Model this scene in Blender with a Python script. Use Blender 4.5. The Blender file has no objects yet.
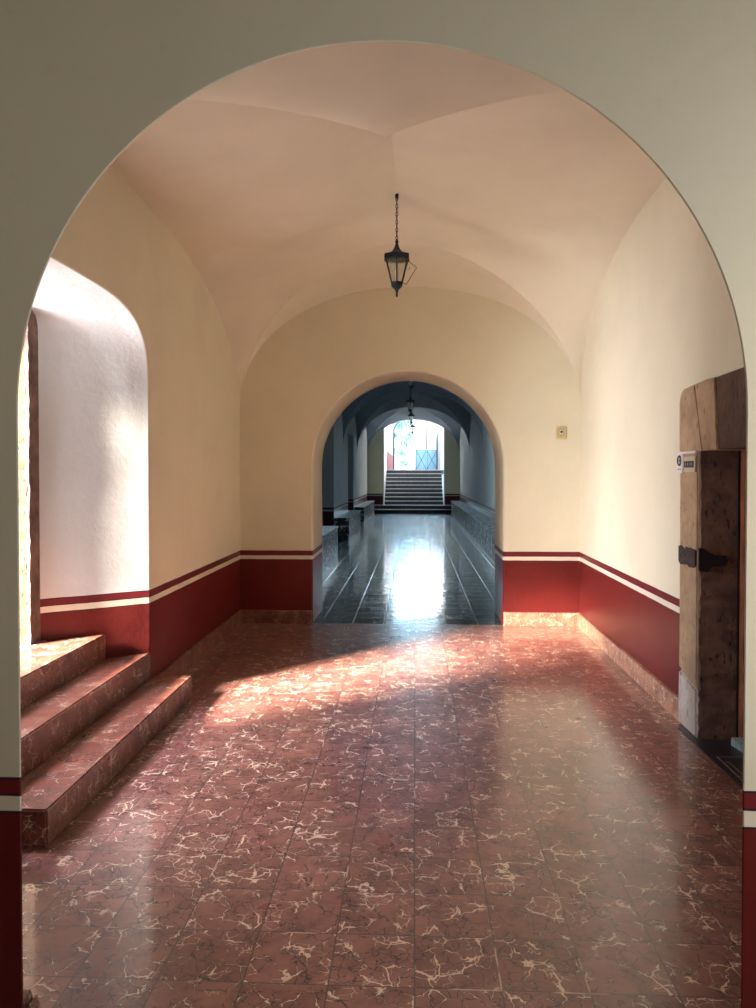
import bpy, bmesh, math, random
from mathutils import Vector, Matrix
random.seed(7)
S = bpy.context.scene
COL = S.collection
PI = math.pi

# ------------------------------------------------------------------ node helpers
class NT:
    def __init__(self, nt):
        self.nt = nt
    def n(self, t, **kw):
        nd = self.nt.nodes.new(t)
        for k, v in kw.items():
            setattr(nd, k, v)
        return nd
    def put(self, sock, v):
        if isinstance(v, bpy.types.NodeSocket):
            self.nt.links.new(v, sock)
        elif isinstance(v, bpy.types.Node):
            self.nt.links.new(v.outputs[0], sock)
        elif v is not None:
            if sock.type == 'RGBA' and not hasattr(v, '__len__'):
                v = (v, v, v, 1)
            elif sock.type == 'RGBA' and len(v) == 3:
                v = (*v, 1)
            sock.default_value = v
    def m(self, op, a, b=None, c=None, clamp=False):
        nd = self.n('ShaderNodeMath', operation=op, use_clamp=clamp)
        for i, v in enumerate((a, b, c)):
            if v is not None:
                self.put(nd.inputs[i], v)
        return nd.outputs[0]
    def vm(self, op, a, b=None, scale=None):
        nd = self.n('ShaderNodeVectorMath', operation=op)
        self.put(nd.inputs[0], a)
        if b is not None:
            self.put(nd.inputs[1], b)
        if scale is not None:
            self.put(nd.inputs['Scale'], scale)
        return nd.outputs[0]
    def mix(self, f, a, b, mode='MIX'):
        nd = self.n('ShaderNodeMix', data_type='RGBA', blend_type=mode)
        self.put(nd.inputs[0], f); self.put(nd.inputs[6], a); self.put(nd.inputs[7], b)
        return nd.outputs[2]
    def noise(self, vec, scale, detail=4, rough=0.55, out=0, dist=0.0):
        nd = self.n('ShaderNodeTexNoise')
        self.put(nd.inputs['Vector'], vec)
        nd.inputs['Scale'].default_value = scale
        nd.inputs['Detail'].default_value = detail
        nd.inputs['Roughness'].default_value = rough
        nd.inputs['Distortion'].default_value = dist
        return nd.outputs[out]
    def voro(self, vec, scale, feature='DISTANCE_TO_EDGE', out='Distance', rand=1.0):
        nd = self.n('ShaderNodeTexVoronoi', feature=feature)
        self.put(nd.inputs['Vector'], vec)
        nd.inputs['Scale'].default_value = scale
        nd.inputs['Randomness'].default_value = rand
        return nd.outputs[out]
    def step(self, v, a, b):          # smooth 0..1 between a and b (a > b inverts)
        nd = self.n('ShaderNodeMapRange', interpolation_type='SMOOTHSTEP')
        self.put(nd.inputs[0], v)
        if a <= b:
            nd.inputs[1].default_value = a; nd.inputs[2].default_value = b
            nd.inputs[3].default_value = 0; nd.inputs[4].default_value = 1
        else:
            nd.inputs[1].default_value = b; nd.inputs[2].default_value = a
            nd.inputs[3].default_value = 1; nd.inputs[4].default_value = 0
        return nd.outputs[0]
    def pos(self):
        return self.n('ShaderNodeNewGeometry').outputs['Position']
    def xyz(self, v):
        nd = self.n('ShaderNodeSeparateXYZ'); self.put(nd.inputs[0], v)
        return nd.outputs
    def comb(self, x, y, z=0.0):
        nd = self.n('ShaderNodeCombineXYZ')
        for i, v in enumerate((x, y, z)):
            self.put(nd.inputs[i], v)
        return nd.outputs[0]
    def bump(self, h, strength=0.3, dist=0.01):
        nd = self.n('ShaderNodeBump')
        nd.inputs['Strength'].default_value = strength
        nd.inputs['Distance'].default_value = dist
        self.put(nd.inputs['Height'], h)
        return nd.outputs[0]

def mat(name, build):
    m = bpy.data.materials.new(name); m.use_nodes = True
    nt = m.node_tree; nt.nodes.clear()
    T = NT(nt)
    out = T.n('ShaderNodeOutputMaterial')
    b = T.n('ShaderNodeBsdfPrincipled')
    nt.links.new(b.outputs[0], out.inputs[0])
    build(T, b)
    return m

def simple(name, col, rough=0.6, metal=0.0, noise=0.15, scale=20, spec=0.5, bump=0.1):
    def f(T, b):
        p = T.pos()
        n = T.noise(p, scale, 4)
        c = T.mix(T.step(n, .3, .7), [v*(1-noise) for v in col], [min(1, v*(1+noise)) for v in col])
        T.put(b.inputs['Base Color'], c)
        b.inputs['Roughness'].default_value = rough
        b.inputs['Metallic'].default_value = metal
        b.inputs['Specular IOR Level'].default_value = spec
        if bump:
            T.put(b.inputs['Normal'], T.bump(n, bump, .005))
    return mat(name, f)

CREAM = (.76, .725, .56)
RED = (.165, .018, .016)
BAND = (.17, .017, .022)
WHITE = (.80, .74, .60)
def plaster(name, cream=CREAM, red=RED, band=BAND, white=WHITE, dado=True, rough_bump=.12, coarse=False, dado_rough=.38):
    def f(T, b):
        p = T.pos(); s = T.xyz(p)
        n1 = T.noise(p, 1.3, 4, .6); n2 = T.noise(p, 22, 5, .6); n3 = T.noise(p, 90, 3)
        c = T.mix(T.m('MULTIPLY', T.step(n1, .35, .7), .5), cream, [v*.86 for v in cream])
        c = T.mix(T.m('MULTIPLY', T.step(n2, .58, .8), .25), c, [v*.75 for v in cream])
        h = T.m('ADD', T.m('MULTIPLY', n2, .5), T.m('MULTIPLY', n3, .12))
        if coarse:
            w = T.vm('ADD', p, T.vm('SCALE', T.noise(p, 5, 3, out=1), scale=.12))
            big = T.noise(w, 6, 6, .62)
            ridg = T.m('ABSOLUTE', T.m('SUBTRACT', T.noise(w, 9, 3), .5))
            h = T.m('ADD', T.m('MULTIPLY', big, 2.2), T.m('ADD', T.m('MULTIPLY', T.step(ridg, .05, 0), .05), h))
        if dado:
            z = T.m('ADD', s[2], T.m('MULTIPLY', T.m('SUBTRACT', T.noise(p, 6, 2), .5), .006))
            rr = T.mix(T.step(n1, .3, .75), red, [v*.72 for v in red])
            rr = T.mix(T.m('MULTIPLY', T.step(T.noise(p, 12, 6, .7), .55, .75), .35), rr, (min(1, red[0]*1.25), red[1]*1.8, red[2]*1.8))
            def below(lim):
                return T.step(z, lim+.0012, lim-.0012)
            dark = (.03, .016, .03)
            c = T.mix(below(.781), c, dark)
            c = T.mix(below(.775), c, band)
            c = T.mix(below(.735), c, dark)
            c = T.mix(below(.729), c, white)
            c = T.mix(below(.688), c, dark)
            c = T.mix(below(.682), c, rr)
            T.put(b.inputs['Roughness'], T.mix(below(.781), .8, dado_rough))
        else:
            b.inputs['Roughness'].default_value = .8
        b.inputs['Specular IOR Level'].default_value = .35
        T.put(b.inputs['Base Color'], c)
        T.put(b.inputs['Normal'], T.bump(h, .32 if coarse else rough_bump*2, .012 if coarse else .006))
    return mat(name, f)

TILE = .2705
def marble(name, base=(.36, .148, .122), base2=(.20, .080, .070), vein=(.80, .60, .46), dark=(.022, .012, .016),
           tile=TILE, oy=2.373, joint=(.07, .05, .05), veins=1.0, scale=10.0, rough=(.2, .42), grid=True, bumpk=.25, ox=0.0, tint=.16, coat=0.0, jw=1.0, vw=1.0):
    def f(T, b):
        p = T.pos(); s = T.xyz(p)
        if grid:
            ux = T.m('DIVIDE', T.m('SUBTRACT', s[0], ox), tile); uy = T.m('DIVIDE', T.m('SUBTRACT', s[1], oy), tile)
            ix = T.m('FLOOR', ux); iy = T.m('FLOOR', uy)
            wn = T.n('ShaderNodeTexWhiteNoise', noise_dimensions='2D'); T.put(wn.inputs['Vector'], T.comb(ix, iy))
            rnd = wn.outputs['Value']; rcol = wn.outputs['Color']
            q = T.vm('ADD', p, T.vm('SCALE', rcol, scale=7.0))
            def edge(u):
                fr = T.m('FRACT', u)
                return T.m('MINIMUM', fr, T.m('SUBTRACT', 1.0, fr))
            e = T.m('MINIMUM', edge(ux), edge(uy))
            jm = T.step(e, .0135*jw, .006*jw)
        else:
            q = p; rnd = .5; jm = None
        w = T.vm('ADD', q, T.vm('SCALE', T.vm('SUBTRACT', T.noise(q, 11, 3, out=1), (.5, .5, .5)), scale=.07))
        w = T.vm('ADD', w, T.vm('SCALE', T.vm('SUBTRACT', T.noise(q, 45, 3, out=1), (.5, .5, .5)), scale=.018))
        d1 = T.voro(w, scale); d2 = T.voro(T.vm('ADD', w, (3.1, 1.7, .4)), scale*2.1)
        mk = T.noise(q, 4.5, 3, .6); mk2 = T.noise(T.vm('ADD', q, (5, 5, 5)), 10, 2)
        cl = T.noise(q, 9, 5, .65)
        c = T.mix(T.step(cl, .35, .68), base, base2)
        c = T.mix(T.m('MULTIPLY', T.step(T.noise(q, 30, 4), .55, .75), .35), c, [v*1.5 for v in base])
        if grid:
            c = T.mix(T.m('MULTIPLY', rnd, tint*3), c, [v*.55 for v in base2])
        # dark hairline cracks, then pale calcite veins of varying width
        dk = T.m('MULTIPLY', T.step(d1, .04, .012), T.step(mk2, .40, .46))
        dk2 = T.m('MULTIPLY', T.step(d2, .05, .012), T.step(mk, .44, .50))
        c = T.mix(T.m('MULTIPLY', T.m('MAXIMUM', dk, dk2), .85), c, dark)
        wid = T.m('MULTIPLY', T.step(mk2, .40, .68), .032*vw)
        wv = T.step(T.m('SUBTRACT', d1, wid), .008, -.006)
        wv = T.m('MULTIPLY', T.m('MULTIPLY', wv, T.step(mk, .38, .45)), T.step(T.noise(T.vm('ADD', q, (2, 9, 4)), 16, 2), .34, .44))
        wv2 = T.m('MULTIPLY', T.step(d2, .035, .008), T.step(mk2, .53, .59))
        wv = T.m('MULTIPLY', T.m('MAXIMUM', wv, T.m('MULTIPLY', wv2, .8)), veins)
        c = T.mix(wv, c, vein)
        h = T.m('MULTIPLY', T.m('MAXIMUM', dk, dk2), -.6)
        h = T.m('ADD', h, T.m('MULTIPLY', T.noise(p, 5, 2), .9))
        if jm is not None:
            jc = T.mix(T.step(T.noise(T.vm('ADD', p, (7, 3, 0)), 3.4, 2), .60, .66), joint, [v*.75 for v in vein])
            c = T.mix(T.m('MULTIPLY', jm, .9), c, jc)
            h = T.m('SUBTRACT', h, jm)
            h = T.m('ADD', h, T.m('MULTIPLY', T.m('MULTIPLY', T.m('SUBTRACT', rnd, .5), T.m('FRACT', ux)), .9))
            h = T.m('ADD', h, T.m('MULTIPLY', T.m('MULTIPLY', T.m('SUBTRACT', T.m('FRACT', T.m('MULTIPLY', rnd, 17)), .5), T.m('FRACT', uy)), .9))
        T.put(b.inputs['Base Color'], c)
        r = T.m('MULTIPLY_ADD', T.noise(p, 2.6, 5, .6), rough[1]-rough[0], rough[0])
        r = T.m('ADD', r, T.m('MULTIPLY', wv, .06))
        T.put(b.inputs['Roughness'], r)
        b.inputs['Specular IOR Level'].default_value = .5
        b.inputs['Coat Weight'].default_value = coat
        b.inputs['Coat Roughness'].default_value = .10; b.inputs['Coat IOR'].default_value = 1.42
        T.put(b.inputs['Normal'], T.bump(h, bumpk, .0035))
    return mat(name, f)

def stone(name, a, c2, dark, bump=.6, scale=14):
    def f(T, b):
        p = T.pos()
        st = T.vm('MULTIPLY', p, (1, 1, .35))
        n = T.noise(p, scale*.35, 6, .65); n2 = T.noise(st, scale*2.5, 5, .65)
        c = T.mix(T.step(n, .35, .65), a, c2)
        pit = T.step(T.noise(st, scale*3.3, 3, .5), .63, .70)
        c = T.mix(T.m('MULTIPLY', pit, .7), c, dark)
        c = T.mix(T.m('MULTIPLY', T.step(n2, .55, .8), .45), c, dark)
        T.put(b.inputs['Base Color'], c)
        b.inputs['Roughness'].default_value = .85
        b.inputs['Specular IOR Level'].default_value = .25
        h = T.m('SUBTRACT', T.m('ADD', n2, T.m('MULTIPLY', n, 1.5)), pit)
        T.put(b.inputs['Normal'], T.bump(h, bump, .012))
    return mat(name, f)

M = {}
M['plaster'] = plaster('cream_plaster_red_dado')
M['plaster_reveal'] = plaster('rough_reveal_plaster', cream=(.73, .75, .75), coarse=True, dado_rough=.5)
M['vault'] = plaster('vault_plaster', cream=(.78, .75, .62), dado=False, rough_bump=.1)
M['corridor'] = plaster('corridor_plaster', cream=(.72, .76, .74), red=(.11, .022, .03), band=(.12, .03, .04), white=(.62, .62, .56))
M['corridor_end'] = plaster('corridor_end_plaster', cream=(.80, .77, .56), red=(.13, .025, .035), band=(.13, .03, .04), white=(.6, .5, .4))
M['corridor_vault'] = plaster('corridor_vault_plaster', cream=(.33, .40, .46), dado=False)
M['court'] = plaster('courtyard_plaster', cream=(.62, .63, .65), red=(.42, .05, .05), dado=False)
M['floor'] = marble('red_marble_tiles', coat=1.0, vw=1.1)
M['step'] = marble('red_marble_steps', grid=False, base=(.24, .084, .052), base2=(.15, .048, .036), scale=15, veins=.75, rough=(.22, .4), coat=.5)
M['skirt'] = marble('pink_marble_skirting', grid=False, base=(.50, .26, .17), base2=(.33, .15, .10), vein=(.85, .68, .5), scale=17, veins=1.0, rough=(.35, .5))
M['skirt_dark'] = marble('brown_marble_skirting', grid=False, base=(.30, .12, .08), base2=(.17, .06, .05), vein=(.55, .40, .28), scale=17, veins=.8, rough=(.35, .5))
M['dark_floor'] = marble('dark_marble_tiles', base=(.060, .066, .066), base2=(.035, .042, .048), vein=(.42, .44, .42), dark=(.01, .012, .015),
                         tile=.335, oy=8.19, joint=(.55, .60, .60), veins=.35, scale=6, jw=1.4, rough=(.07, .15), bumpk=.9, tint=.1)
M['bench'] = marble('grey_veined_bench', grid=False, base=(.07, .09, .10), base2=(.035, .05, .06), vein=(.80, .84, .82), dark=(.012, .02, .03), scale=9, veins=1, vw=6, rough=(.25, .4))
M['stair'] = simple('dark_stair_stone', (.045, .045, .060), .45, noise=.3)
M['tread'] = simple('worn_stair_nosing', (.68, .66, .64), .5, noise=.2)
M['tan_stone'] = stone('tan_cantera_stone', (.50, .37, .23), (.38, .27, .17), (.12, .075, .045))
M['pale_stone'] = stone('whitewashed_stone', (.62, .58, .54), (.46, .40, .34), (.16, .12, .09))
M['brown_stone'] = stone('dark_brown_stone', (.26, .165, .125), (.13, .088, .078), (.03, .022, .026), bump=1.0)
M['mid_stone'] = stone('brown_worn_stone', (.155, .10, .068), (.085, .055, .043), (.02, .014, .014), bump=.9)
M['sun_stone'] = stone('yellow_exterior_stone', (.075, .056, .033), (.055, .040, .024), (.03, .02, .012))
M['wood'] = simple('red_brown_door_wood', (.34, .115, .055), .45, noise=.35, scale=9)
M['dark_wood'] = simple('very_dark_door_wood', (.018, .014, .016), .5, noise=.3, scale=9)
M['iron'] = simple('black_lantern_iron', (.012, .022, .032), .45, .6, noise=.3, scale=40)
M['rust'] = simple('corroded_iron', (.05, .038, .036), .8, .2, noise=.5, scale=60, bump=.8)
M['ivory'] = simple('ivory_plate', (.62, .52, .26), .45, noise=.08)
M['sign_white'] = simple('white_sign', (.75, .73, .72), .5, noise=.05)
M['sign_beige'] = simple('beige_sign', (.55, .50, .36), .5, noise=.05)
M['ink'] = simple('black_print', (.012, .014, .022), .5, noise=.1)
M['ribbed'] = simple('pale_ribbed_plastic', (.42, .56, .58), .5, noise=.1)
M['threshold'] = simple('dark_threshold_tile', (.022, .024, .034), .3, noise=.3)
M['line'] = simple('threshold_inlay_line', (.42, .30, .22), .5)
M['gate_blue'] = simple('pale_blue_gate_panel', (.22, .42, .52), .5, noise=.1, scale=3)
M['gate_bar'] = simple('slate_blue_gate_bar', (.05, .10, .14), .5)
M['white_paint'] = simple('white_painted_wood', (.85, .85, .86), .5, noise=.04)
M['grey_paint'] = simple('grey_painted_post', (.05, .055, .065), .6, noise=.1)
M['leaf'] = simple('teal_green_leaf', (.012, .17, .125), .7, noise=.4, spec=.1, scale=4)
M['bark'] = simple('grey_bark', (.16, .20, .18), .8)
M['ground'] = simple('pale_patio_paving', (.17, .155, .155), .7, noise=.15)

def glassf(T, b):
    b.inputs['Base Color'].default_value = (.80, .78, .70, 1)
    b.inputs['Roughness'].default_value = .18
    b.inputs['Transmission Weight'].default_value = .85
    b.inputs['IOR'].default_value = 1.08
    b.inputs['Alpha'].default_value = .75
M['glass'] = mat('dusty_lantern_glass', glassf)
def glass2(T, b):
    b.inputs['Base Color'].default_value = (1, 1, 1, 1)
    b.inputs['Roughness'].default_value = .05
    b.inputs['Transmission Weight'].default_value = 1
    b.inputs['IOR'].default_value = 1.02
M['clear'] = mat('clear_pane_glass', glass2)

# ------------------------------------------------------------------ mesh helpers
def obj(name, bm, m, parent=None, smooth=False, bevel=0.0):
    if bevel:
        bmesh.ops.bevel(bm, geom=list(bm.edges), offset=bevel, segments=2, affect='EDGES', clamp_overlap=True)
    bmesh.ops.recalc_face_normals(bm, faces=list(bm.faces))
    me = bpy.data.meshes.new(name); bm.to_mesh(me); bm.free()
    for mm in (m if isinstance(m, (list, tuple)) else [m]):
        me.materials.append(mm)
    if smooth:
        for p in me.polygons: p.use_smooth = True
    o = bpy.data.objects.new(name, me); COL.objects.link(o)
    if parent: o.parent = parent
    return o
def tag(o, label=None, cat=None, group=None, kind=None):
    if label: o['label'] = label
    if cat: o['category'] = cat
    if group: o['group'] = group
    if kind: o['kind'] = kind
    return o
def struct(name, bm, m, label, cat='wall', smooth=False, parent=None, bevel=0):
    return tag(obj(name, bm, m, parent, smooth, bevel), label, cat, kind='structure')
def thing(name, label, cat, loc=(0, 0, 0), group=None):
    o = bpy.data.objects.new(name, None); COL.objects.link(o)
    o.location = loc; o.empty_display_size = .1
    return tag(o, label, cat, group)
def box(bm, x0, x1, y0, y1, z0, z1, mi=0):
    v = [bm.verts.new((x, y, z)) for x in (x0, x1) for y in (y0, y1) for z in (z0, z1)]
    for q in ((0, 1, 3, 2), (4, 6, 7, 5), (0, 4, 5, 1), (2, 3, 7, 6), (0, 2, 6, 4), (1, 5, 7, 3)):
        bm.faces.new([v[i] for i in q]).material_index = mi
def prism(bm, pts, lo, hi, axis='z', mi=0):
    def P(a, b, h):
        return {'z': (a, b, h), 'x': (h, a, b), 'y': (a, h, b)}[axis]
    A = [bm.verts.new(P(a, b, lo)) for a, b in pts]; B = [bm.verts.new(P(a, b, hi)) for a, b in pts]
    bm.faces.new(A).material_index = mi; bm.faces.new(B[::-1]).material_index = mi
    n = len(pts)
    for i in range(n):
        bm.faces.new([A[i], A[(i+1) % n], B[(i+1) % n], B[i]]).material_index = mi
def tube(bm, p, q, r, seg=8, r2=None):
    p = Vector(p); q = Vector(q); d = (q-p).normalized()
    a = d.orthogonal().normalized(); b = d.cross(a)
    A = []; B = []
    for i in range(seg):
        t = 2*PI*i/seg; o = a*math.cos(t)+b*math.sin(t)
        A.append(bm.verts.new(p+o*r)); B.append(bm.verts.new(q+o*(r2 if r2 is not None else r)))
    for i in range(seg):
        j = (i+1) % seg; bm.faces.new([A[i], A[j], B[j], B[i]])
    bm.faces.new(A[::-1]); bm.faces.new(B)
def lathe(bm, prof, seg, c=(0, 0, 0), rot=0.0):
    rings = []
    for r, z in prof:
        rings.append([bm.verts.new((c[0]+r*math.cos(rot+2*PI*i/seg), c[1]+r*math.sin(rot+2*PI*i/seg), c[2]+z)) for i in range(seg)])
    for A, B in zip(rings, rings[1:]):
        for i in range(seg):
            j = (i+1) % seg; bm.faces.new([A[i], A[j], B[j], B[i]])
    bm.faces.new(rings[0][::-1]); bm.faces.new(rings[-1])
def torus(bm, c, R, r, axis='x', sx=1.0, seg=10, rs=5):
    rings = []
    for i in range(seg):
        t = 2*PI*i/seg; ring = []
        for k in range(rs):
            u = 2*PI*k/rs
            a = (R+r*math.cos(u))*math.cos(t)*sx; b = (R+r*math.cos(u))*math.sin(t); h = r*math.sin(u)
            v = {'x': (h, a, b), 'y': (a, h, b), 'z': (a, b, h)}[axis]
            ring.append(bm.verts.new((c[0]+v[0], c[1]+v[1], c[2]+v[2])))
        rings.append(ring)
    for i in range(seg):
        A = rings[i]; B = rings[(i+1) % seg]
        for k in range(rs):
            l = (k+1) % rs; bm.faces.new([A[k], B[k], B[l], A[l]])

def opening_outline(c, zsp, a, b, n, zb, rect, clip=None):
    """U-shaped outline of an arched opening and matching outline on the rectangle round it: (hole pts, rect pts)"""
    u0, u1, z1 = rect
    legs = 7
    a_, a = a, (clip or a)
    hole = [(c-a, zb+(zsp-zb)*i/legs) for i in range(legs)]
    outer = [(u0, zb+(zsp-zb)*i/legs) for i in range(legs)]
    ang = [PI*i/72 for i in range(73)] + [math.atan2(z1-zsp, u1-c), math.atan2(z1-zsp, u0-c)]
    for t in sorted(set(round(x, 6) for x in ang), reverse=True):
        ca, sa = math.cos(t), math.sin(t)
        r = ((abs(ca)/a_)**n+(abs(sa)/b)**n)**(-1/n)
        if clip: r = min(r, clip/max(1e-6, abs(ca)))
        hole.append((c+r*ca, zsp+r*sa))
        k = []
        if abs(ca) > 1e-6: k.append(((u1-c) if ca > 0 else (u0-c))/ca)
        if sa > 1e-6: k.append((z1-zsp)/sa)
        kk = min(x for x in k if x > 0)
        outer.append((c+kk*ca, zsp+kk*sa))
    hole += [(c+a, zb+(zsp-zb)*(legs-1-i)/legs) for i in range(legs)]
    outer += [(u1, zb+(zsp-zb)*(legs-1-i)/legs) for i in range(legs)]
    return hole, outer
def loft(bm, loops, axis, mis=None):
    """loops: list of (outline, plane coordinate)"""
    rows = []
    for pts, h in loops:
        rows.append([bm.verts.new((u, h, z) if axis == 'y' else (h, u, z)) for u, z in pts])
    for k, (A, B) in enumerate(zip(rows, rows[1:])):
        for i in range(len(A)-1):
            try:
                f = bm.faces.new([A[i], A[i+1], B[i+1], B[i]])
                f.material_index = mis[k] if mis else 0
            except ValueError:
                pass
    return rows

# ------------------------------------------------------------------ room dimensions (metres; camera eye 1.6 above origin, corridor along +Y)
XL, XR = -1.872, 1.728
YN, YNB, YE, YEB = 2.02, 2.30, 8.18, 9.04
CL, CR = -1.98, 1.84        # corridor side walls
YC = 32.0                   # corridor end wall
ZS = 2.27

# floors
bm = bmesh.new(); box(bm, -2.3, 2.3, -3.6, YE+.005, -.12, 0)
struct('floor', bm, M['floor'], 'red veined marble tile floor of the vaulted room in front', 'floor')
bm = bmesh.new(); box(bm, -2.3, 2.2, YE+.005, YC+1, -.12, 0)
struct('floor_corridor', bm, M['dark_floor'], 'dark polished stone floor of the long corridor behind the arch', 'floor')

# near wall with the big arch the camera looks through
h0, o0 = opening_outline(-.108, 1.767, .956, .956, 2, 0, (-3.0, 3.0, 4.45))
def grow(pts, k, c=-.108):
    return [(c+(u-c)*k, z if z < 1.6 else 1.6+(z-1.6)*k) for u, z in pts]
def inset(pts, d, c=-.108, zc=1.7):
    r = []
    for u, z in pts:
        if z <= zc: r.append((u+(d if u > c else -d), z))
        else:
            v = Vector((u-c, z-zc)); v = v.normalized()*(v.length+d); r.append((c+v.x, zc+v.y))
    return r
bm = bmesh.new()
loft(bm, [(o0, YN), (inset(h0, .003), YN), (h0, YN+.003), (grow(h0, 1.12), YN+.06), (grow(h0, 1.28), YNB), (o0, YNB), (o0, YN)], 'y')
struct('wall_near', bm, M['plaster'], 'nearest plastered wall with the big round arch framing the view')

# end wall with the far arch into the corridor
h1, o1 = opening_outline(-.080, 1.675, 1.012, 1.012, 2, 0, (-2.6, 2.6, 4.45))
bm = bmesh.new()
loft(bm, [(o1, YE), (inset(h1, .014, -.08, 1.675), YE), (h1, YE+.018), (h1, YEB), (o1, YEB), (o1, YE)], 'y', [0, 0, 0, 0, 0])
struct('wall_far', bm, M['plaster'], 'far wall of the room with the smaller round arch to the corridor')

# left wall with the splayed, stepped doorway
hi_, oo = opening_outline(4.28, 2.12, 1.07, .60, 3.4, 0, (YNB-.28, YE+.3, 4.45))
ho_, _ = opening_outline(4.22, 2.35, .695, .33, 7, 0, (YNB-.28, YE+.3, 4.45))
bm = bmesh.new()
loft(bm, [(oo, XL), (inset(hi_, .008, 4.28, 2.12), XL), (hi_, XL-.006)], 'x')
loft(bm, [(ho_, -2.45), (oo, -2.45), (oo, XL)], 'x')
struct('wall_left', bm, M['plaster'], 'left wall of the room with the deep splayed doorway above steps')
bm = bmesh.new()
# splayed reveal, subdivided and slightly lumpy
def lerp2(A, B, t): return [(a[0]+(b[0]-a[0])*t, a[1]+(b[1]-a[1])*t) for a, b in zip(A, B)]
rows = []
K = 14
for k in range(K+1):
    t = k/K
    rows.append((lerp2(hi_, ho_, t), XL-.006+(-2.45-XL+.006)*t))
loft(bm, rows, 'x')
for v in bm.verts:
    if XL-.06 > v.co.x > -2.43:
        v.co.y += .012*math.sin(v.co.z*7+v.co.x*9)*math.sin(v.co.z*3.1)
struct('wall_left_reveal', bm, M['plaster_reveal'], 'rough white splayed reveal of the left doorway', smooth=True)

# right wall, with the hole for the stone-framed door
DY0, DY1, DZ = 2.86, 5.045, 2.135
bm = bmesh.new()
box(bm, XR, XR+.5, DY1-.02, YE+.3, 0, 4.45)
box(bm, XR, XR+.5, YN, DY1-.02, DZ-.03, 4.45)
box(bm, XR, XR+.5, YN, DY0+.02, 0, DZ-.03)
box(bm, XR+.36, XR+.5, DY0, DY1, 0, DZ)
struct('wall_right', bm, M['plaster'], 'right wall of the room, white above a red dado, beside the door')

# ------------------------------------------------------------------ groin vaults
def cell_vault(name, x0, x1, y0, y1, zs, wl, wr, wn, wf, A, B, B2, m, label, zt, pn=1.08, pf=1.3, rnd=True, qf=1.0, steep=1.0):
    """four ruled plaster cells between wall arches and creased diagonals; A,B,B2 the points of the ridge"""
    ea = lambda u, n: max(0.0, 1-abs(u)**n)**(1/n)
    ym, yh = (y0+y1)/2, (y1-y0)/2; xm, xh = (x0+x1)/2, (x1-x0)/2
    WL = lambda y: zs+wl[0]*ea((y-ym)/yh, wl[1]); WR = lambda y: zs+wr[0]*ea((y-ym)/yh, wr[1])
    WN = lambda x: zs+wn[0]*ea((x-xm)/xh, wn[1]); WF = lambda x: zs+wf[0]*ea((x-xm)/xh, wf[1])
    def G(y, side):            # ridge and diagonals as a function of y: (x, z)
        cx = x0 if side < 0 else x1
        if y <= A[1]:
            t = (A[1]-y)/(A[1]-y0); return A[0]+(cx-A[0])*t, zs+(A[2]-zs)*max(0, 1-t**pn)**.5
        if y <= B[1]:
            t = (y-A[1])/max(1e-6, B[1]-A[1]); return A[0]+(B[0]-A[0])*t, A[2]+(B[2]-A[2])*t
        if y <= B2[1]:
            t = (y-B[1])/(B2[1]-B[1]); return B[0]+(B2[0]-B[0])*t, B[2]+(B2[2]-B[2])*(t*t*(3-2*t)*.5+t*.5)
        t = min(1, ((y-B2[1])/(y1-B2[1]))**(1/qf)); return B2[0]+(cx-B2[0])*t, zs+(B2[2]-zs)*max(0, 1-t**pf)**.5
    bm = bmesh.new()
    def grid(rows):
        V = [[bm.verts.new(p) for p in r] for r in rows]
        for a, b in zip(V, V[1:]):
            for i in range(len(a)-1):
                pts = [a[i], a[i+1], b[i+1], b[i]]
                if (a[i].co-a[i+1].co).length < 1e-5 and (b[i].co-b[i+1].co).length < 1e-5: continue
                f = bm.faces.new(pts); f.smooth = True
    NV = 14
    ys = []
    for a, b, k in ((y0, A[1], 30), (A[1], B[1], 8), (B[1], B2[1], 8), (B2[1], y1, 30)):
        if b-a < 1e-4: continue
        for i in range(k):
            t = i/k
            if (a, b) == (y0, A[1]): t = 1-math.cos(t*PI/2)
            if (a, b) == (B2[1], y1): t = math.sin(t*PI/2)
            ys.append(a+(b-a)*t)
    ys.append(y1)
    for side, xw, W in ((-1, x0, WL), (1, x1, WR)):
        rows = []
        for y in ys:
            gx, gz = G(y, side); w = W(y)
            s = 0
            if rnd: s = min(1, max(0, (y-B[1])/(.5*(B2[1]-B[1])+.01)))*.9
            row = []
            for i in range(NV+1):
                v = i/NV; e = v**steep*(1-s)+math.sin(v*PI/2)*s
                row.append((xw+(gx-xw)*v, y, w+(gz-w)*e+.05*4*v*(1-v)*.0))
            rows.append(row)
        grid(rows)
    def xs_for(P):
        r = []
        for k in range(31):
            r.append(x0+(P[0]-x0)*(1-math.cos(k/30*PI/2)))
        for k in range(1, 31):
            r.append(P[0]+(x1-P[0])*math.sin(k/30*PI/2))
        return r
    for P, yw, W, pe, qe, se in ((A, y0, WN, pn, 1.0, steep), (B2, y1, WF, pf, qf, 1.0)):
        rows = []
        for x in xs_for(P):
            cx = x0 if x < P[0] else x1
            t = 0 if abs(cx-P[0]) < 1e-9 else (x-P[0])/(cx-P[0])
            t = min(1, max(0, t))
            gy = P[1]+(yw-P[1])*t**qe; gz = zs+(P[2]-zs)*max(0, 1-t**pe)**.5
            w = W(x)
            rows.append([(x, yw+(gy-yw)*i/NV, w+(gz-w)*(i/NV)**se+(.2*(i/NV)*(1-i/NV) if se == 1 else 0)) for i in range(NV+1)])
        grid(rows)
    # masonry above
    box(bm, x0-.2, x1+.2, y0, y1, zt, zt+.15)
    me = bpy.data.meshes.new(name); bm.to_mesh(me); bm.free(); me.materials.append(m)
    o = bpy.data.objects.new(name, me); COL.objects.link(o)
    return tag(o, label, 'ceiling', kind='structure')
A = (-.165, 5.10, 3.88); B = (-.145, 6.20, 3.84); B2 = (-.12, 6.98, 3.69)
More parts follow.
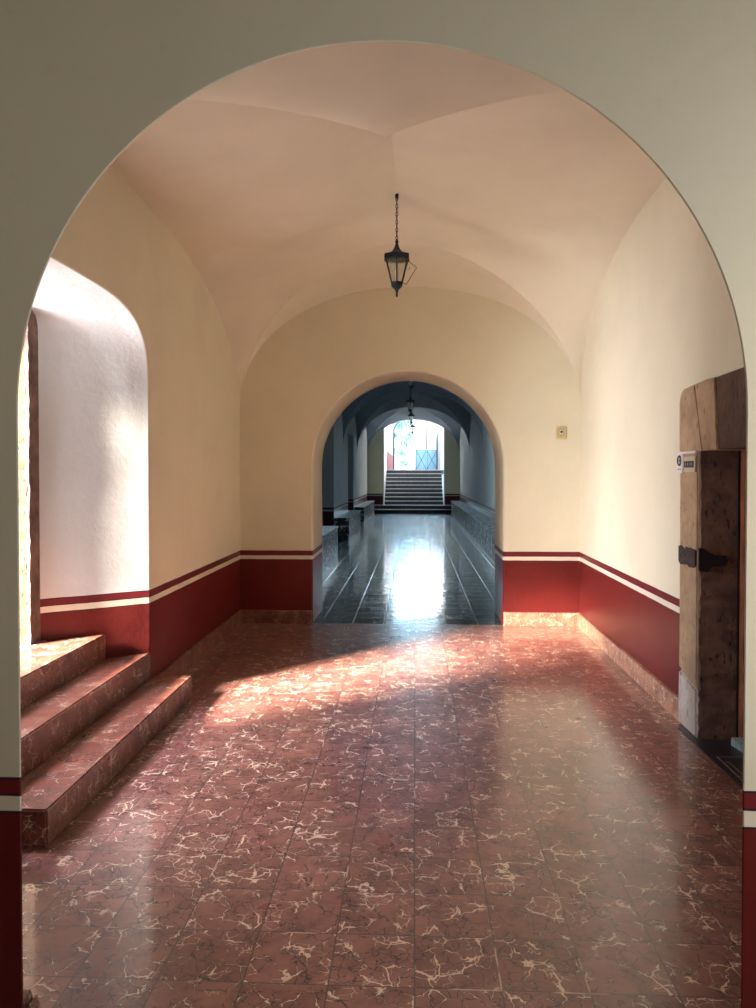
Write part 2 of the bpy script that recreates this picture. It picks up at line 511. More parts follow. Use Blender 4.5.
cell_vault('ceiling', XL, XR, YNB, YE, ZS, (1.22, 2.0), (1.38, 2.4), (.82, 2.0), (1.30, 2.15), A, B, B2, M['vault'],
           'creased groin vault ceiling of cream plaster over the room', 4.35, pf=1.7, qf=1.6, steep=2.2, pn=1.24)
yb = [YEB, 12.6, 16.15, 21.2, 26.3, YC]
for i, (a, b) in enumerate(zip(yb, yb[1:])):
    m_ = (a+b)/2
    P = (-.07, m_, 4.12)
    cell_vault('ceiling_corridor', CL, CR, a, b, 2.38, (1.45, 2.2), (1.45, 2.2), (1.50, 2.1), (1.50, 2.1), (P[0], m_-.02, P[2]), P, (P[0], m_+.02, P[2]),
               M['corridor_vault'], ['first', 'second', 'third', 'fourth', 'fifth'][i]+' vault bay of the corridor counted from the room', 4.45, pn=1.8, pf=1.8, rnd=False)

# ------------------------------------------------------------------ skirtings
bm = bmesh.new(); box(bm, XR-.026, XR+.01, DY1-.16+.12, YE, 0, .145)
struct('baseboard_right', bm, M['skirt'], 'pink marble skirting along the right wall', 'baseboard')
bm = bmesh.new(); box(bm, XR-.028, XR+.01, DY1-.085, DY1-.042, 0, .148)
struct('trim_1', bm, simple('maroon_paint', BAND, .5), 'red painted end of the right skirting beside the stone jamb', 'trim')
bm = bmesh.new(); box(bm, .925+.01, XR-.02, YE-.024, YE+.01, 0, .14)
struct('baseboard_far_right', bm, M['skirt'], 'pale marble skirting on the far wall right of the arch', 'baseboard')
bm = bmesh.new(); box(bm, XL+.02, -1.10, YE-.024, YE+.01, 0, .14)
struct('baseboard_far_left', bm, M['skirt_dark'], 'brown marble skirting on the far wall left of the arch', 'baseboard')
bm = bmesh.new(); box(bm, XL-.01, XL+.026, 5.42, YE, 0, .145)
struct('baseboard_left', bm, M['skirt_dark'], 'brown marble skirting on the left wall beyond the steps', 'baseboard')
bm = bmesh.new(); prism(bm, [(0, 0), (.044, 0), (.044, .135), (.036, .155), (.026, .14), (.018, .165), (0, .165)], YN+.004, YN+.05, 'y')
for v in bm.verts: v.co.x += -1.085
struct('baseboard_near', bm, M['skirt_dark'], 'chipped dark skirting end at the foot of the near left pier', 'baseboard')

# ------------------------------------------------------------------ marble steps in the left doorway
def rstep(name, pts, z0, z1, label):
    bm = bmesh.new(); prism(bm, pts, z0, z1, 'z')
    o = obj(name, bm, M['step'], bevel=.008)
    return tag(o, label, 'step', 'marble steps climbing to the left doorway')
rstep('marble_step', [(-1.859, 3.20), (-1.572, 3.20), (-1.585, 5.40), (-1.859, 5.40)], 0, .163,
      'lowest and longest red marble step, standing out from the left wall')
rstep('marble_step', [(-2.10, 3.44), (-1.862, 3.262), (-1.862, 5.335), (-2.10, 5.14)], 0, .343,
      'middle red marble step, level with the face of the left wall')
rstep('marble_step', [(-2.42, 3.57), (-2.103, 3.44), (-2.103, 5.14), (-2.42, 4.885)], 0, .510,
      'top red marble step set deep inside the left doorway')
bm = bmesh.new(); box(bm, -8.0, -2.42, -1.5, 7.5, .30, .508)
struct('floor_patio', bm, M['ground'], 'pale paving outside the left doorway', 'floor')
# stone outer door frame and sunlit exterior wall
t = thing('stone_doorway_frame', 'brown weathered stone edge at the outer side of the left doorway', 'door frame', (-2.45, 4.9, .48))
def rough_prism(x0, x1, y0, y1, z0, z1, seed, n=40, amp=.012):
    R = random.Random(seed); bm = bmesh.new(); rows = []
    for i in range(n+1):
        z = z0+(z1-z0)*i/n
        d = [R.uniform(-amp, amp) for _ in range(4)]
        rows.append([bm.verts.new(p) for p in ((x0+d[0], y0+d[1], z), (x1+d[2], y0+d[3], z), (x1, y1, z), (x0, y1, z))])
    for a, b in zip(rows, rows[1:]):
        for k in range(4):
            l = (k+1) % 4; bm.faces.new([a[k], a[l], b[l], b[k]])
    bm.faces.new(rows[0][::-1]); bm.faces.new(rows[-1])
    return bm
for nm, b_, m_ in (('jamb', rough_prism(-2.90, -2.468, 4.79, 5.2, .51, 2.74, 3, amp=.007), 'sun_stone'), ('jamb_edge', rough_prism(-2.47, -2.448, 4.787, 4.93, .51, 2.74, 8, amp=.004), 'brown_stone'),
                   ('jamb', rough_prism(-2.90, -2.452, 3.2, 3.50, .51, 2.74, 4, amp=.007), 'sun_stone')):
    b_.transform(Matrix.Translation((2.45, -4.9, -.48))); obj(nm, b_, M[m_], t)
bm = bmesh.new(); box(bm, -2.90, -2.452, 3.2, 5.2, 2.67, 2.95); bm.transform(Matrix.Translation((2.45, -4.9, -.48))); obj('lintel', bm, M['mid_stone'], t)

# ------------------------------------------------------------------ stone-framed door on the right
FX = 1.700
t = thing('stone_door_surround', 'weathered tan stone door surround with rounded lintel on the right wall', 'door frame', (FX, 4.1, 0))
def loc(bm, o=(FX, 4.1, 0)):
    bm.transform(Matrix.Translation((-o[0], -o[1], -o[2]))); return bm
Z1 = 1.738
bm = bmesh.new(); prism(bm, [(4.73, .30), (5.035, .36), (5.04, Z1), (4.735, Z1)], FX, 2.03, 'x', 0)
obj('jamb', loc(bm), M['tan_stone'], t, bevel=.008)
bm = bmesh.new(); prism(bm, [(4.72, .0), (5.035, .0), (5.035, .345), (4.72, .295)], FX-.004, 2.03, 'x', 0)
tag(obj('jamb_base', loc(bm), M['pale_stone'], t, bevel=.012), 'whitewashed foot of the far stone jamb')
bm = rough_prism(FX+.012, 2.0, 4.705, 4.74, 0.0, Z1, 12, 50, .007)
tag(obj('jamb_side', loc(bm), M['brown_stone'], t), 'dark brown chipped inner side of the jamb')
def lst(name, pts, m, bev=.007, x0=FX-.004, lab=None):
    bm = bmesh.new(); prism(bm, pts, x0, 2.03, 'x'); o = obj(name, loc(bm), m, t, bevel=bev)
    if lab: o['label'] = lab
corner = [(5.045-.075*(1-math.sin(a)), DZ-.075*(1-math.cos(a))) for a in [PI/2*k/6 for k in range(6, -1, -1)]]
lst('lintel_stone', [(4.655, Z1), (5.045, Z1)]+corner+[(4.79, DZ+.012)], M['tan_stone'])
lst('lintel_stone', [(4.43, Z1), (4.650, Z1), (4.783, DZ+.006), (4.775, DZ+.012), (4.60, DZ+.016), (4.50, DZ+.010), (4.475, DZ+.016)], M['tan_stone'])
lst('lintel_stone', [(DY0, Z1), (4.425, Z1), (4.470, DZ+.016), (3.6, DZ+.03), (DY0, DZ+.02)], M['mid_stone'], x0=FX+.004, lab='dark brown block of the lintel')
bm = bmesh.new(); box(bm, FX, 2.03, DY0, 3.20, 0, Z1); obj('jamb', loc(bm), M['tan_stone'], t, bevel=.01)
# corroded iron strap on face and inner side
R = random.Random(5)
def ragged(u0, u1, z0, z1, n=9):
    up_ = [(u0+(u1-u0)*i/n, z1+R.uniform(-.012, .012)) for i in range(n+1)]
    dn = [(u1-(u1-u0)*i/n, z0+R.uniform(-.012, .012)) for i in range(n+1)]
    return dn+up_
bm = bmesh.new(); prism(bm, ragged(4.74, 5.03, 1.035, 1.135), FX-.010, FX+.002, 'x'); obj('iron_strap', loc(bm), M['rust'], t)
bm = bmesh.new(); prism(bm, [(FX-.004, 1.02), (FX+.05, 1.015), (FX+.07, 1.045), (FX+.10, 1.05), (FX+.155, 1.055), (FX+.165, 1.08), (FX+.155, 1.112), (FX+.09, 1.115), (FX+.06, 1.13), (FX+.03, 1.15), (FX-.004, 1.16)], 4.684, 4.70, 'y')
tag(obj('iron_strap', loc(bm), M['ink'], t), 'black hook-shaped end of the iron strap')

# door leaf and wooden frame inside the stone
bm = bmesh.new(); box(bm, 1.975, 2.02, 3.20, 4.66, .02, Z1); 
dr = struct('door_1', bm, M['wood'], 'red-brown wooden door recessed in the stone surround', 'door')
for (a, b, x) in ((4.690, 4.700, 1.925), (4.615, 4.682, 1.932), (4.54, 4.60, 1.955)):
    bm = bmesh.new(); box(bm, x, 2.0, a, b, .01, Z1); obj('door_stile', bm, M['wood'] if a != 4.690 else M['dark_wood'], dr, bevel=.004)
bm = bmesh.new(); box(bm, 1.955, 1.98, 3.2, 4.54, .02, .20); obj('door_rail', bm, M['wood'], dr, bevel=.004)
bm = bmesh.new(); box(bm, 1.955, 1.98, 3.2, 4.54, 1.58, Z1-.01); obj('door_rail', bm, M['wood'], dr, bevel=.004)
# dark threshold with inlay
bm = bmesh.new(); prism(bm, [(1.668, 3.2), (2.0, 3.2), (2.0, 4.70), (1.70, 4.70), (1.690, 4.99), (1.655, 4.9)], .0, .006, 'z')
th = tag(obj('door_threshold', bm, M['threshold']), 'black tiled threshold at the foot of the right door', 'threshold', kind='structure')
bm = bmesh.new()
for a, b, c, d in ((1.70, 1.704, 3.5, 4.40), (1.70, 1.99, 4.40, 4.405), (1.735, 1.738, 4.12, 4.32), (1.70, 1.738, 4.12, 4.124), (1.70, 1.738, 4.316, 4.32)):
    box(bm, a, b, c, d, .006, .0075)
obj('inlay_line', bm, M['line'], th)
bm = bmesh.new()
for k in range(6):
    prism(bm, [(4.44+.026*k, .008), (4.464+.026*k, .008), (4.460+.026*k, .055), (4.444+.026*k, .055)], 1.875-.004*k, 1.93, 'x')
box(bm, 1.895, 1.935, 4.44, 4.595, .008, .045)
tag(obj('ribbed_door_wedge', bm, M['ribbed']), 'small pale blue-grey ribbed strip at the foot of the brown door', 'door wedge')

# notices on the stone jamb
bm = bmesh.new(); box(bm, FX-.014, FX-.004, 4.96, 5.06, 1.605, 1.735)
s = obj('notice_sign', bm, M['sign_white'], bevel=.002); tag(s, 'small white notice with round black symbol on the stone jamb', 'sign')
bm = bmesh.new(); torus(bm, (FX-.0145, 5.01, 1.685), .030, .0055, 'x', seg=24)
box(bm, FX-.0165, FX-.0145, 5.007, 5.013, 1.657, 1.713); box(bm, FX-.0165, FX-.0145, 4.983, 5.037, 1.682, 1.688)
obj('round_symbol', bm, M['ink'], s)
bm = bmesh.new(); box(bm, FX-.0155, FX-.0145, 4.98, 5.04, 1.628, 1.633); obj('text_line', bm, M['ink'], s)
bm = bmesh.new(); box(bm, FX-.012, FX-.002, 4.745, 4.945, 1.612, 1.708)
s = obj('number_plate', bm, M['sign_beige'], bevel=.002); tag(s, 'beige plate with dark strip fixed under the stone lintel', 'sign')
bm = bmesh.new(); box(bm, FX-.0135, FX-.0118, 4.765, 4.93, 1.640, 1.680); obj('dark_strip', bm, M['ink'], s)
bm = bmesh.new()
for y in (4.79, 4.82, 4.86, 4.90):
    bm = bmesh.new(); box(bm, FX-.0145, FX-.0133, y, y+.006, 1.653, 1.668); obj('mark', bm, M['sign_beige'], s)
bm = bmesh.new(); box(bm, FX-.016, FX-.003, 4.73, 5.05, 1.722+.004, 1.740)
tag(obj('cable_cover', bm, M['sign_white']), 'thin white strip running under the stone lintel', 'cable cover')

# call plate on the far wall
bm = bmesh.new(); box(bm, 1.475, 1.585, YE-.014, YE-.001, 1.965, 2.105)
s = obj('wall_plate', bm, M['ivory'], bevel=.008); tag(s, 'small ivory wall plate right of the far arch', 'switch plate')
bm = bmesh.new(); box(bm, 1.497, 1.563, YE-.018, YE-.013, 1.985, 2.085); obj('cover', bm, simple('ivory_cover', (.52, .45, .22), .45), s, bevel=.003)
bm = bmesh.new(); box(bm, 1.519, 1.541, YE-.024, YE-.017, 2.028, 2.052); obj('button', bm, M['ink'], s, bevel=.004)
bm = bmesh.new(); box(bm, 1.512, 1.548, YE-.0195, YE-.0175, 2.018, 2.062); obj('button_rim', bm, M['sign_white'], s)

# ------------------------------------------------------------------ hanging lanterns
def make_lantern(loc_, ztop, label, group, open_pane):
    t = thing('hanging_lantern', label, 'lantern', loc_, group)      # origin at the lantern's lowest tip
    hx = 6; r0 = PI/6
    bm = bmesh.new()
    n = int((ztop-loc_[2]-.45)/.030)
    z = .455
    for i in range(n):
        torus(bm, (0, 0, z+.0165), .014, .0052, 'x' if i % 2 else 'y', .62, 10, 5); z += .030*(ztop-loc_[2]-.455)/(.030*n)
    obj('chain', bm, M['iron'], t, True)
    bm = bmesh.new(); lathe(bm, [(.012, ztop-loc_[2]-.014), (.016, ztop-loc_[2]+.03)], 12); obj('ceiling_hook', bm, M['iron'], t)
    bm = bmesh.new()      # ogee roof
    lathe(bm, [(.008, .455), (.014, .448), (.016, .436), (.010, .430), (.014, .420), (.020, .400), (.030, .378), (.048, .358), (.075, .346), (.112, .336), (.114, .300), (.104, .298), (.100, .33)], hx, rot=r0)
    for i in range(24):   # hanging fringe of the eaves
        a = 2*PI*i/24; r = .104
        tube(bm, (r*math.cos(a)*.93, r*math.sin(a)*.93, .300), (r*math.cos(a)*.93, r*math.sin(a)*.93, .288), .006, 5, .002)
    obj('lantern_roof', bm, M['iron'], t)
    bm = bmesh.new()
    P = lambda r, z, i: (r*math.cos(r0+2*PI*i/hx), r*math.sin(r0+2*PI*i/hx), z)
    for i in range(hx):
        tube(bm, P(.098, .302, i), P(.048, .112, i), .0052, 6)
        tube(bm, P(.098, .300, i), P(.098, .300, i+1), .005, 6)
        tube(bm, P(.048, .114, i), P(.048, .114, i+1), .005, 6)
    obj('lantern_frame', bm, M['iron'], t)
    for i in range(hx):
        if open_pane and i == 0: continue
        bm = bmesh.new()
        a, b, c, d = Vector(P(.096, .298, i)), Vector(P(.096, .298, i+1)), Vector(P(.047, .116, i+1)), Vector(P(.047, .116, i))
        nrm = (b-a).cross(d-a).normalized()*.0015
        V = [bm.verts.new(p+nrm) for p in (a, b, c, d)]+[bm.verts.new(p-nrm) for p in (a, b, c, d)]
        bm.faces.new(V[:4]); bm.faces.new(V[7:3:-1])
        for k in range(4):
            l = (k+1) % 4; bm.faces.new([V[k], V[l], V[4+l], V[4+k]])
        obj('glass_pane', bm, M['glass'], t)
    bm = bmesh.new()
    lathe(bm, [(.004, 0), (.010, .010), (.009, .030), (.013, .048), (.020, .062), (.040, .078), (.052, .090), (.052, .114), (.046, .118)], hx, rot=r0)
    obj('lower_cup', bm, M['iron'], t)
    bm = bmesh.new(); lathe(bm, [(.012, .118), (.012, .16), (.009, .165), (.014, .185), (.016, .205), (.010, .225), (.003, .23)], 12); obj('light_bulb', bm, M['sign_white'], t, True)
    if open_pane:
        c = [Vector((.092, -.02, .283)), Vector((.158, -.035, .224)), Vector((.075, -.045, .088)), Vector((.042, -.03, .108))]
        bm = bmesh.new()
        for k in range(4): tube(bm, c[k], c[(k+1) % 4], .0026, 6)
        fr = obj('open_pane', bm, M['iron'], t)
        fr['label'] = 'small pane frame hanging open on the right of the lantern'
        bm = bmesh.new(); V = [bm.verts.new(p+Vector((0, d, 0))) for d in (.0012, -.0012) for p in c]
        bm.faces.new(V[:4]); bm.faces.new(V[7:3:-1])
        for k in range(4):
            l = (k+1) % 4; bm.faces.new([V[k], V[l], V[4+l], V[4+k]])
        obj('pane_glass', bm, M['clear'], fr)
        bm = bmesh.new(); tube(bm, (.104, -.040, .226), (.100, -.040, .214), .003, 6); tube(bm, (.100, -.040, .216), (.096, -.040, .205), .0025, 6); obj('pane_latch', bm, M['iron'], fr)
    return t
make_lantern((B[0]-.002, B[1]+.01, 3.018), B[2]-.022, 'black iron lantern with an open pane hanging from the room vault', 'hanging lanterns', True)
corr = make_lantern((-.075, 14.375, 3.12), 4.11, 'nearest corridor lantern, half hidden by the top of the far arch', 'hanging lanterns', False)
for (y, lab) in ((18.675, 'largest fully visible lantern hanging in the corridor'), (23.75, 'small lantern hanging just below and behind the larger corridor lantern'),
                 (29.15, 'tiniest lantern, last before the corridor end wall')):
    r = corr.copy(); COL.objects.link(r); r.location = (-.115 if y < 24 else -.09, y, 3.04 if y < 20 else 3.08); r['label'] = lab
    for ch in list(corr.children):
        c = ch.copy(); COL.objects.link(c); c.parent = r

# ------------------------------------------------------------------ corridor shell
def yspans(bm, x0, x1, spans, z0, z1):
    for a, b in spans: box(bm, x0, x1, a, b, z0, z1)
bm = bmesh.new()
yspans(bm, CL-.35, CL, ((YEB, 13.7), (15.5, 15.9), (18.75, 22.75), (24.75, YC)), 0, 2.80); box(bm, CL-.35, CL, 13.7, 15.5, 0, .6)  # gap above the first bench is an unseen window added to light the corridor
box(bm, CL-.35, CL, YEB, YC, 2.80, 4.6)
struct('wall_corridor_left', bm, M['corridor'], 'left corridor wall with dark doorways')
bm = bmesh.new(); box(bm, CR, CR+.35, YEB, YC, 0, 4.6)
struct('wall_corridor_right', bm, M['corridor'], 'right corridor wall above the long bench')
for i, (a, b) in enumerate(((15.9, 18.75), (22.75, 24.75))):
    bm = bmesh.new(); box(bm, CL-.34, CL-.26, a, b, 0, 2.80)
    d = struct('door_%d' % (i+2), bm, M['dark_wood'], ['tall dark corridor doorway between the first two left benches', 'dark corridor doorway between the second and third left benches'][i], 'door')
    bm = bmesh.new()
    for k in range(2):
        for (z0, z1) in ((.2, 1.2), (1.4, 2.6)):
            m0 = a+(b-a)*(.08+.48*k); box(bm, CL-.265, CL-.245, m0, m0+(b-a)*.36, z0, z1)
    obj('door_panel', bm, M['dark_wood'], d, bevel=.006)
bm = bmesh.new(); box(bm, -4.6, -4.3, 7.6, 20, 0, 6)  # out-of-view wall added to stop the sun entering the corridor
struct('wall_sun_block', bm, M['court'], 'unseen wall added to keep the sun out of the corridor window')
def bench(x0, x1, y0, y1, lab):
    xi = x1 if x0 < 0 else x0
    s = 1 if x0 < 0 else -1
    t = thing('masonry_bench', lab, 'bench', ((x0+x1)/2, (y0+y1)/2, 0), 'stone benches along the corridor walls')
    o = ((x0+x1)/2, (y0+y1)/2, 0)
    bm = bmesh.new(); box(bm, min(x0, x1), max(x0, x1)-(.02 if s > 0 else 0), y0, y1, 0, .49) if s > 0 else box(bm, x0+.02, x1, y0, y1, 0, .49)
    obj('bench_base', loc(bm, o), M['bench'], t)
    bm = bmesh.new(); box(bm, x0, x1, y0-.01, y1+.01, .49, .53); obj('bench_top', loc(bm, o), M['bench'], t, bevel=.006)
bench(CL+.005, -1.575, 9.3, 15.86, 'nearest veined stone bench on the left side of the corridor')
bench(CL+.005, -1.59, 18.75, 22.75, 'middle veined stone bench between the two dark left doorways')
bench(CL+.005, -1.62, 24.75, 31.0, 'farthest left stone bench, touching the foot of the stairs')
bench(1.43, CR-.005, 9.3, 31.0, 'long veined stone bench along the right corridor wall')

# corridor end wall with a tall opening for the stairs
h2, o2 = opening_outline(-.045, 2.7, 1.72, 1.17, 2, 0, (CL, CR, 4.6), clip=1.245)
bm = bmesh.new(); loft(bm, [(o2, YC), (h2, YC), (h2, YC+.5), (o2, YC+.5), (o2, YC)], 'y')
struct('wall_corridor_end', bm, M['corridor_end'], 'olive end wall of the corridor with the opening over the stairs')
def offs(pts, d, c, zc): return [(c+(1+d/1.245)*(u-c), zc+(z-zc)*(1+d/1.17) if z > zc else z) for u, z in pts]
bm = bmesh.new(); loft(bm, [(offs(h2, .035, -.045, 2.7), YC-.004), (offs(h2, .035, -.045, 2.7), YC-.02), (offs(h2, -.004, -.045, 2.7), YC-.02), (offs(h2, -.004, -.045, 2.7), YC+.52)], 'y')
for sg in (-1, 1):
    pr = None
    for k in range(15):
        q_ = .06+.70*k/14; p_ = (-.045+sg*1.74*math.cos(q_), YC-.008, 2.7+1.19*math.sin(q_))
        if pr: tube(bm, pr, p_, .014, 6)
        pr = p_
struct('trim_2', bm, M['white_paint'], 'white edge round the opening over the stairs', 'trim')
# staircase
N = 11; RI = 1.79/N
t = thing('staircase', 'dark stone staircase with pale nosings rising to the bright courtyard', 'staircase', (0, YC-.6, 0))
for k in range(N):
    y = YC-.62+k*.30
    w0, w1 = (CL+.02, CR-.02) if k < 2 else (-1.26, 1.17)
    if k == 2: y = max(y, YC-.0)
    y2 = YC-.62+N*.30+.3
    bm = bmesh.new(); box(bm, w0, w1, y, (YC-.02 if k < 2 else y2), RI*k, RI*(k+1)-.03)
    st = obj('step', loc(bm, (0, YC-.6, 0)), M['stair'], t)
    bm = bmesh.new(); box(bm, w0, w1, y-.02, (YC-.02 if k < 2 else min(y2, y+.33)), RI*(k+1)-.03, RI*(k+1)); obj('tread', loc(bm, (0, YC-.6, 0)), M['tread'], st)
# courtyard beyond
ZL = 1.79
bm = bmesh.new(); box(bm, -7, 8, YC+2.95, 62, ZL-.2, ZL-.001)
struct('floor_courtyard', bm, M['ground'], 'bright courtyard paving at the top of the stairs', 'floor')
bm = bmesh.new(); box(bm, -1.60, -1.285, YC+.5, 44.8, 0, 6.0)
struct('wall_courtyard_left', bm, M['court'], 'white courtyard wall on the left above the stairs')
bm = bmesh.new(); box(bm, -1.287, -1.262, 35.6, 44.8, ZL, ZL+.78)
w = struct('trim_3', bm, simple('red_dado', (.22, .018, .02), .6), 'red painted dado on the left courtyard wall', 'trim')
bm = bmesh.new(); box(bm, -1.287, -1.255, 35.6, 44.8, ZL+.80, ZL+.86); obj('dark_line', bm, M['gate_bar'], w)
bm = bmesh.new(); box(bm, 1.45, 1.8, YC+.5, 44.8, 0, 6.0)
struct('wall_courtyard_right', bm, M['court'], 'white courtyard wall on the right above the stairs')
YB = 45.0
h3, o3 = opening_outline(.03, 4.1, 1.28, .85, 2, ZL, (-1.6, 1.8, 6.0))
bm = bmesh.new(); loft(bm, [(o3, YB-.2), (h3, YB-.2), (h3, YB+.2), (o3, YB+.2), (o3, YB-.2)], 'y')
struct('wall_courtyard_back', bm, M['court'], 'white wall with the round garden arch beyond the stairs')
bm = bmesh.new(); loft(bm, [(h3, YB-.26), (inset(h3, -.075, .03, 4.1), YB-.26), (inset(h3, -.075, .03, 4.1), YB-.18)], 'y'); loft(bm, [(h3, YB-.26), (h3, YB-.20)], 'y')
struct('trim_4', bm, M['grey_paint'], 'thin grey frame round the garden arch', 'trim')
# post, white upper screen and blue braced gate in the right half of the arch
t = thing('garden_gate', 'pale blue double gate with crossed braces under white panels in the garden arch', 'gate', (.6, YB, ZL))
lo = (.6, YB, ZL)
bm = bmesh.new(); box(bm, -.10, .02, YB-.12, YB+.05, ZL, 4.90); obj('post', loc(bm, lo), M['white_paint'], t)
bm = bmesh.new(); box(bm, .02, .055, YB-.12, YB+.02, ZL, 4.88); tag(obj('post_edge', loc(bm, lo), M['grey_paint'], t), 'grey edge of the post')
bm = bmesh.new(); prism(bm, [(.06, 3.02), (1.29, 3.02), (1.29, 4.2), (1.16, 4.5), (.9, 4.73), (.6, 4.86), (.06, 4.93)], YB-.05, YB, 'y'); obj('upper_screen', loc(bm, lo), M['white_paint'], t)
bm = bmesh.new(); box(bm, .64, .70, YB-.09, YB-.04, 3.02, 4.82); obj('screen_bar', loc(bm, lo), M['grey_paint'], t)
for a, b in ((.06, .665), (.675, 1.27)):
    bm = bmesh.new(); box(bm, a, b, YB-.09, YB-.05, ZL+.02, 3.0); g = obj('gate_leaf', loc(bm, lo), M['gate_blue'], t)
    bm = bmesh.new()
    for p, q in (((a, ZL+.05), (b, 2.97)), ((a, 2.97), (b, ZL+.05)), ((a, ZL+.04), (b, ZL+.04)), ((a, 2.98), (b, 2.98)), ((a+.015, ZL+.02), (a+.015, 3.0)), ((b-.015, ZL+.02), (b-.015, 3.0))):
        tube(bm, (p[0], YB-.10, p[1]), (q[0], YB-.10, q[1]), .016, 6)
    obj('brace', loc(bm, lo), M['gate_bar'], g)
# tree in the garden
TX, TY = -.80, 50.0
t = thing('garden_tree', 'small tree with blue-green leaves seen through the open half of the garden arch', 'tree', (TX, TY, ZL))
bm = bmesh.new(); R = random.Random(3)
tube(bm, (0, 0, 0), (.05, 0, 1.3), .06, 8, .04)
br = []
for i in range(13):
    z = 1.0+.16*i; a = R.uniform(0, 2*PI); L = R.uniform(.35, .9)
    e = (math.cos(a)*L, math.sin(a)*L, z+R.uniform(.1, .5)); tube(bm, (.05, 0, z*.9), e, .022, 6, .008); br.append(e)
tube(bm, (.05, 0, 1.3), (0, .05, 3.2), .04, 8, .01)
obj('trunk', bm, M['bark'], t)
bm = bmesh.new()
for e in br+[(-.1, 0, 1.2), (.1, 0, 1.9), (-.3, 0, 2.3), (-.35, 0, 3.1), (-.1, 0, .5), (.2, 0, .45)]:
    for k in range(55):
        c = Vector(e)+Vector((R.gauss(0, .17), R.gauss(0, .2), R.gauss(0, .13)))
        a = Vector((R.uniform(-1, 1), R.uniform(-1, 1), R.uniform(-1, 1))).normalized(); b = a.orthogonal().normalized()
        l, w_ = R.uniform(.06, .11), R.uniform(.025, .045)
        bm.faces.new([bm.verts.new(c-a*l), bm.verts.new(c+b*w_), bm.verts.new(c+a*l), bm.verts.new(c-b*w_)])
obj('foliage', bm, M['leaf'], t)

# ------------------------------------------------------------------ the bay the camera stands in
bm = bmesh.new(); box(bm, -2.35, -1.95, -3.6, YN, 0, 4.3)
struct('wall_near_left', bm, M['plaster'], 'left wall of the bay before the near arch')
bm = bmesh.new(); box(bm, 1.95, 2.35, -3.6, .6, 0, 4.3); box(bm, 1.95, 2.35, 1.75, YN, 0, 4.3); box(bm, 1.95, 2.35, .6, 1.75, 2.4, 4.3); box(bm, 1.95, 2.35, .6, 1.75, 0, .9)  # unseen opening placed here to light the near wall from the right
struct('wall_near_right', bm, M['plaster'], 'right wall of the bay before the near arch, with an opening added for side light')
bm = bmesh.new(); box(bm, -2.35, 2.35, -3.8, -3.6, 0, 4.3)
struct('wall_back', bm, M['plaster'], 'wall behind the viewpoint')
bm = bmesh.new(); box(bm, -2.35, 2.35, -3.8, YN, 4.15, 4.3)
struct('ceiling_near', bm, M['vault'], 'ceiling of the bay before the near arch', 'ceiling')

# ------------------------------------------------------------------ light
W = bpy.data.worlds.new('sky'); S.world = W; W.use_nodes = True
nt = W.node_tree; nt.nodes.clear(); T = NT(nt)
bg = T.n('ShaderNodeBackground'); wo = T.n('ShaderNodeOutputWorld'); nt.links.new(bg.outputs[0], wo.inputs[0])
bg.inputs[0].default_value = (.56, .77, 1.0, 1); bg.inputs[1].default_value = 2.7
def area(name, loc_, rot, sx, sy, e, col=(1, 1, 1), portal=False, spread=PI):
    l = bpy.data.lights.new(name, 'AREA'); l.shape = 'RECTANGLE'; l.size = sx; l.size_y = sy; l.energy = e; l.color = col
    l.cycles.is_portal = portal; l.spread = spread
    o = bpy.data.objects.new(name, l); COL.objects.link(o); o.location = loc_; o.rotation_euler = rot
    return o
# sky portals in the left doorway, the added openings and above the courtyard
area('sky_portal_left', (-2.56, 4.22, 1.57), (0, -PI/2, 0), 2.3, 1.5, 1, portal=True)
area('sky_portal_right', (2.2, 1.17, 1.65), (0, PI/2, 0), 1.5, 1.15, 1, portal=True)
area('sky_portal_corridor', (CL-.2, 14.6, 1.7), (0, -PI/2, 0), 2.2, 1.8, 1, portal=True)
area('sky_portal_court', (0, 40, 6.0), (0, 0, 0), 3.4, 11, 1, portal=True)
sun = bpy.data.lights.new('sun', 'SUN'); sun.energy = 52; sun.angle = math.radians(14); sun.color = (1, .86, .70)
so = bpy.data.objects.new('sun', sun); COL.objects.link(so)
el = math.radians(26); d = Vector((.735*math.cos(el), .678*math.cos(el), -math.sin(el)))
so.rotation_euler = d.to_track_quat('-Z', 'Y').to_euler(); so.location = (-8, -2, 6)
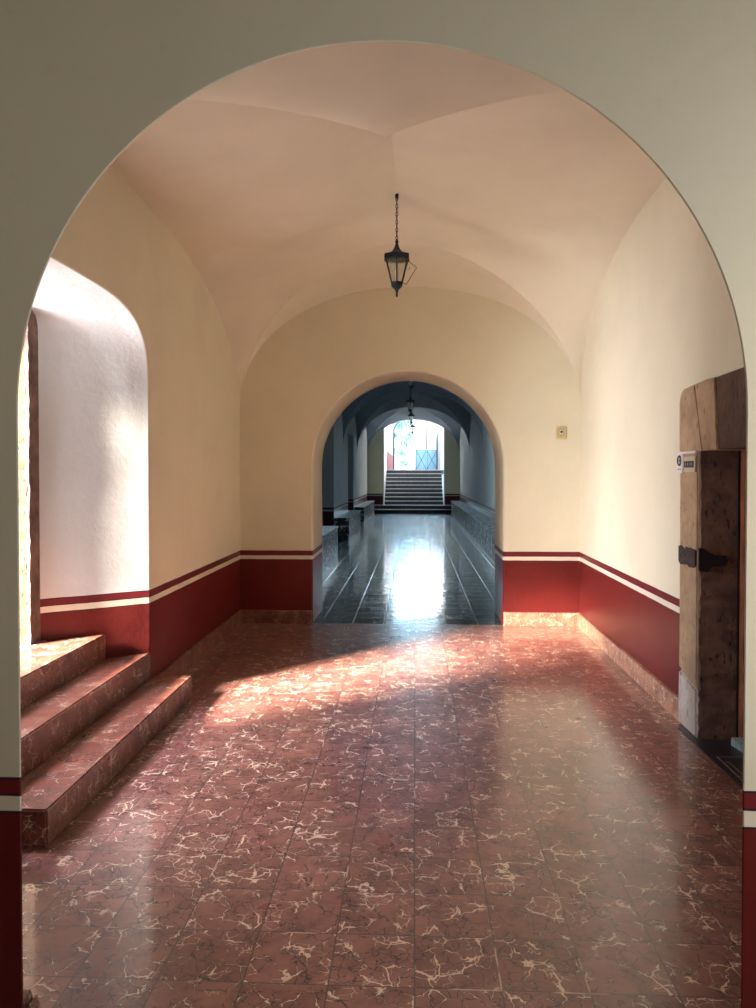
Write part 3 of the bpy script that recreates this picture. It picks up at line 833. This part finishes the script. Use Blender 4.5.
# bright overcast sky gap seen by the left doorway, plus added fill lamps
o = area('doorway_daylight', (-5.6, 2.2, 2.5), (0, 0, 0), 1.5, 2.6, 680, (.97, .94, 1.0))
o.rotation_euler = Vector((1, .70, -.14)).to_track_quat('-Z', 'Y').to_euler()
o = area('patio_fill', (-4.3, 4.25, 4.3), (0, 0, 0), 1.2, 1.4, 340, (.90, .84, 1.0))  # extra lamp added over the patio to lift floor centre and treads
o.rotation_euler = Vector((1, -.05, -.85)).to_track_quat('-Z', 'Y').to_euler()
o = area('side_fill', (1.93, 1.2, 1.6), (0, 0, 0), .9, 1.3, 12.5, (1, .78, .64))  # unseen lamp added to brighten the right of the near wall
o.rotation_euler = Vector((-1, .25, 0)).to_track_quat('-Z', 'Y').to_euler()

o = area('corridor_fill', (CL-1.3, 13.4, 2.2), (0, 0, 0), 2.2, 1.6, 40, (.70, .88, 1.0), spread=PI*.55)  # unseen lamp added outside the invented window to brighten the corridor
o.rotation_euler = Vector((.7, .75, -.05)).to_track_quat('-Z', 'Y').to_euler()
o = area('stair_fill', (.07, 43.2, 5.5), (0, 0, 0), 2.4, 1.2, 400, (.42, .76, 1.0))  # lamp added high in the court, out of view, to brighten and tint the corridor
o.rotation_euler = Vector((0, -1, -.16)).to_track_quat('-Z', 'Y').to_euler()

# ------------------------------------------------------------------ camera
cam = bpy.data.cameras.new('camera'); co = bpy.data.objects.new('camera', cam); COL.objects.link(co); S.camera = co
cam.sensor_fit = 'VERTICAL'; cam.sensor_height = 36; cam.lens = 36*771/1008
cam.shift_y = -15.196/1008*-1*-1
cam.clip_start = .05; cam.clip_end = 200
th, P = math.radians(2.748), math.radians(1.1)
co.location = (0, 0, 1.6); co.rotation_euler = (PI/2-P, 0, th)

S.view_settings.view_transform = 'Standard'; S.view_settings.look = 'None'
S.view_settings.exposure = 0.82; S.view_settings.gamma = 1.0; S.view_settings.use_curve_mapping = False
S.cycles.use_denoising = True
S.cycles.max_bounces = 12; S.cycles.diffuse_bounces = 5; S.cycles.glossy_bounces = 4; S.cycles.transmission_bounces = 6
S.cycles.sample_clamp_indirect = 8
